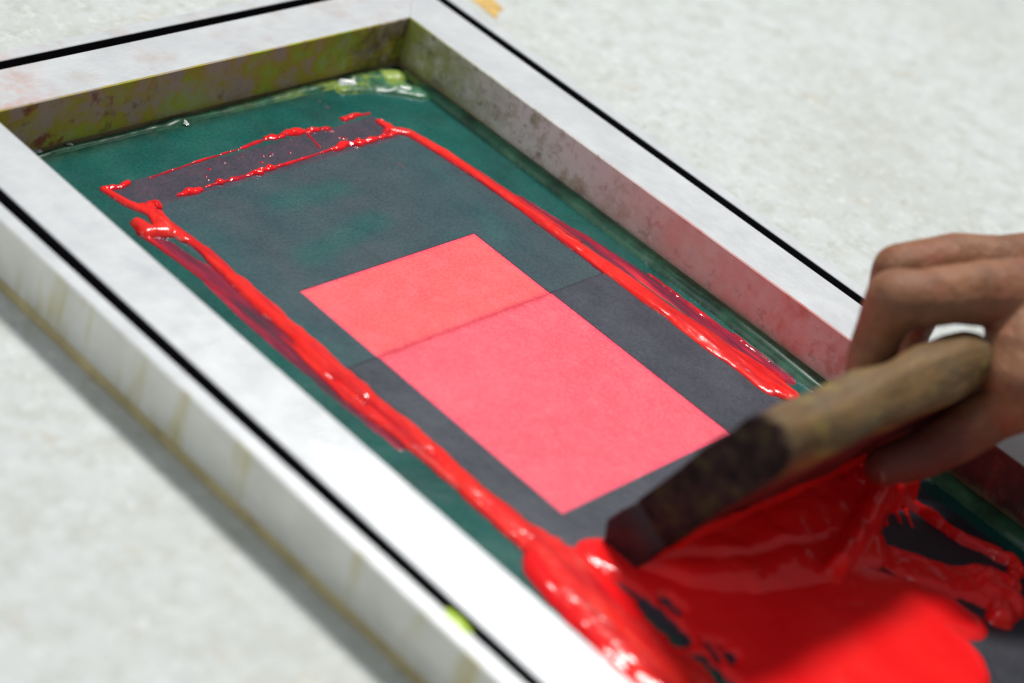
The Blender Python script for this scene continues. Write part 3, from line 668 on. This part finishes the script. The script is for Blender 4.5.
def ball_mesh(balls, nu=14, nv=9):
    vs = []; fs = []
    for (c_, r_) in balls:
        n = len(vs); vs.append((c_[0], c_[1], c_[2] + r_))
        for j in range(1, nv):
            th = math.pi * j / nv
            for i in range(nu):
                ph = 2 * math.pi * i / nu; vs.append((c_[0] + r_ * math.sin(th) * math.cos(ph), c_[1] + r_ * math.sin(th) * math.sin(ph), c_[2] + r_ * math.cos(th)))
        vs.append((c_[0], c_[1], c_[2] - r_)); e = len(vs) - 1
        for i in range(nu): fs.append((n, n + 1 + i, n + 1 + (i + 1) % nu))
        for j in range(nv - 2):
            for i in range(nu):
                a = n + 1 + j * nu + i; b_ = n + 1 + j * nu + (i + 1) % nu; fs.append((a, a + nu, b_ + nu, b_))
        for i in range(nu): fs.append((e, e - nu + (i + 1) % nu, e - nu + i))
    return vs, fs
balls = []
for c_ in chains: balls += spheres(c_)
# the other hand, almost wholly below the picture: its index finger rests on the left rail
t2 = Vector(P3(666, 696, 1.0)); k2 = Vector(P3(700, 770, 1.6)); bs = k2 + Vector((3.0, -6.0, 1.0)); w2 = bs + Vector((6, -11, 1.0))
dd = Vector((-1.9, -1.6, -0.1))
for i_, (ln, rr_) in enumerate(((1.0, 1.0), (1.06, 1.02), (1.0, 0.98), (0.82, 0.85))):
    o_ = dd * i_ * 1.05; b_ = bs + o_
    chains.append([(b_ + (t2 + dd * 0 - bs) * ln, 0.82 * rr_), (b_ + (t2 - bs) * 0.72 * ln, 1.0 * rr_), (b_ + (k2 - bs) * 0.9 * ln + Vector((0, 0, 0.6)), 1.15 * rr_), (b_, 1.4 * rr_), (w2 + o_ * 0.5, 1.9)])
chains.append([(bs + Vector((2.6, 1.0, -0.8)), 0.95), (bs + Vector((3.4, -2.6, -0.6)), 1.2), (bs + Vector((4.2, -6.0, -0.2)), 1.5), (w2, 2.0)])
chains.append([(w2 + dd * 0.7, 2.1), (w2 + Vector((14, -22, 6)), 3.9)])
# knuckle swellings
for q, r_ in ((index[3][0], 1.28), (middle[3][0], 1.30), (ring[3][0], 1.2)): balls.append((Vector(q), r_))
hand_org = wrist
vs, fs = ball_mesh(balls)
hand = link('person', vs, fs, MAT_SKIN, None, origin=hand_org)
tag(hand, 'bare brown hand gripping the wooden squeegee from the right, other fingertip at the bottom edge', 'person')
rm = hand.modifiers.new('skin_surface', 'REMESH'); rm.mode = 'VOXEL'; rm.voxel_size = 0.11 * S; rm.use_smooth_shade = True
sm = hand.modifiers.new('soften', 'SMOOTH'); sm.factor = 0.5; sm.iterations = 6
# nails
def nail(tip, prev, outward, rr, label=None):
    tip = Vector(tip); prev = Vector(prev); d = (tip - prev).normalized(); o_ = Vector(outward); o_ = (o_ - d * o_.dot(d)).normalized(); s_ = d.cross(o_)
    c_ = tip - d * rr * 0.1 + o_ * rr * 0.72
    vs = []; fs = []; nu, nv = 8, 8
    for top_ in (0.0, -0.08):
        for j in range(nv + 1):
            for i in range(nu + 1):
                u = (i / nu - .5) * 2; v = (j / nv - .5) * 2
                w_ = math.sqrt(max(0, 1 - 0.55 * v ** 4))
                vs.append(c_ + s_ * u * rr * 0.62 * w_ + d * v * rr * 0.8 + o_ * (rr * 0.22 * (1 - u * u) + top_))
    N_ = (nu + 1) * (nv + 1)
    for b_ in (0, N_):
        for j in range(nv):
            for i in range(nu):
                a = b_ + j * (nu + 1) + i; fs.append((a, a + 1, a + nu + 2, a + nu + 1))
    o = link('fingernail', [v - hand_org for v in vs], fs, MAT_NAIL, None, origin=(0, 0, 0)); o.parent = hand
nail(thumb[-1][0], thumb[-2][0], (-0.2, -1, 0.2), 0.9)
nail(index[-1][0], index[-2][0], (-0.9, 0.6, 0.1), 0.8)
nail(middle[-1][0], middle[-2][0], (-0.9, 0.6, 0.1), 0.8)

# ------------------------------------------------------------------ light
w = bpy.data.worlds.new('World'); bpy.context.scene.world = w; w.use_nodes = True
w.node_tree.nodes['Background'].inputs[0].default_value = (0.86, 0.93, 1.0, 1); w.node_tree.nodes['Background'].inputs[1].default_value = 0.25
def area(name, loc, tgt, sx, sy, power, col):
    l = bpy.data.lights.new(name, 'AREA'); l.shape = 'RECTANGLE'; l.size = sx; l.size_y = sy; l.energy = power; l.color = col
    o = bpy.data.objects.new(name, l); C.objects.link(o); o.location = loc
    o.rotation_euler = (Vector(tgt) - Vector(loc)).to_track_quat('-Z', 'Y').to_euler(); return o
area('ceiling_lamp', (0.62, 0.19, 1.58), (0.12, -0.28, 0), 0.34, 0.16, 31, (1.0, 0.985, 0.95))
area('added_fill', (-1.3, 0.3, 1.0), (0.12, -0.28, 0), 0.9, 0.7, 5, (0.93, 0.97, 1.0))  # soft fill added from the left to lift the inner walls
sc = bpy.context.scene
sc.view_settings.view_transform = 'Standard'; sc.view_settings.look = 'None'; sc.view_settings.exposure = 0; sc.view_settings.gamma = 1
sc.cycles.use_denoising = True
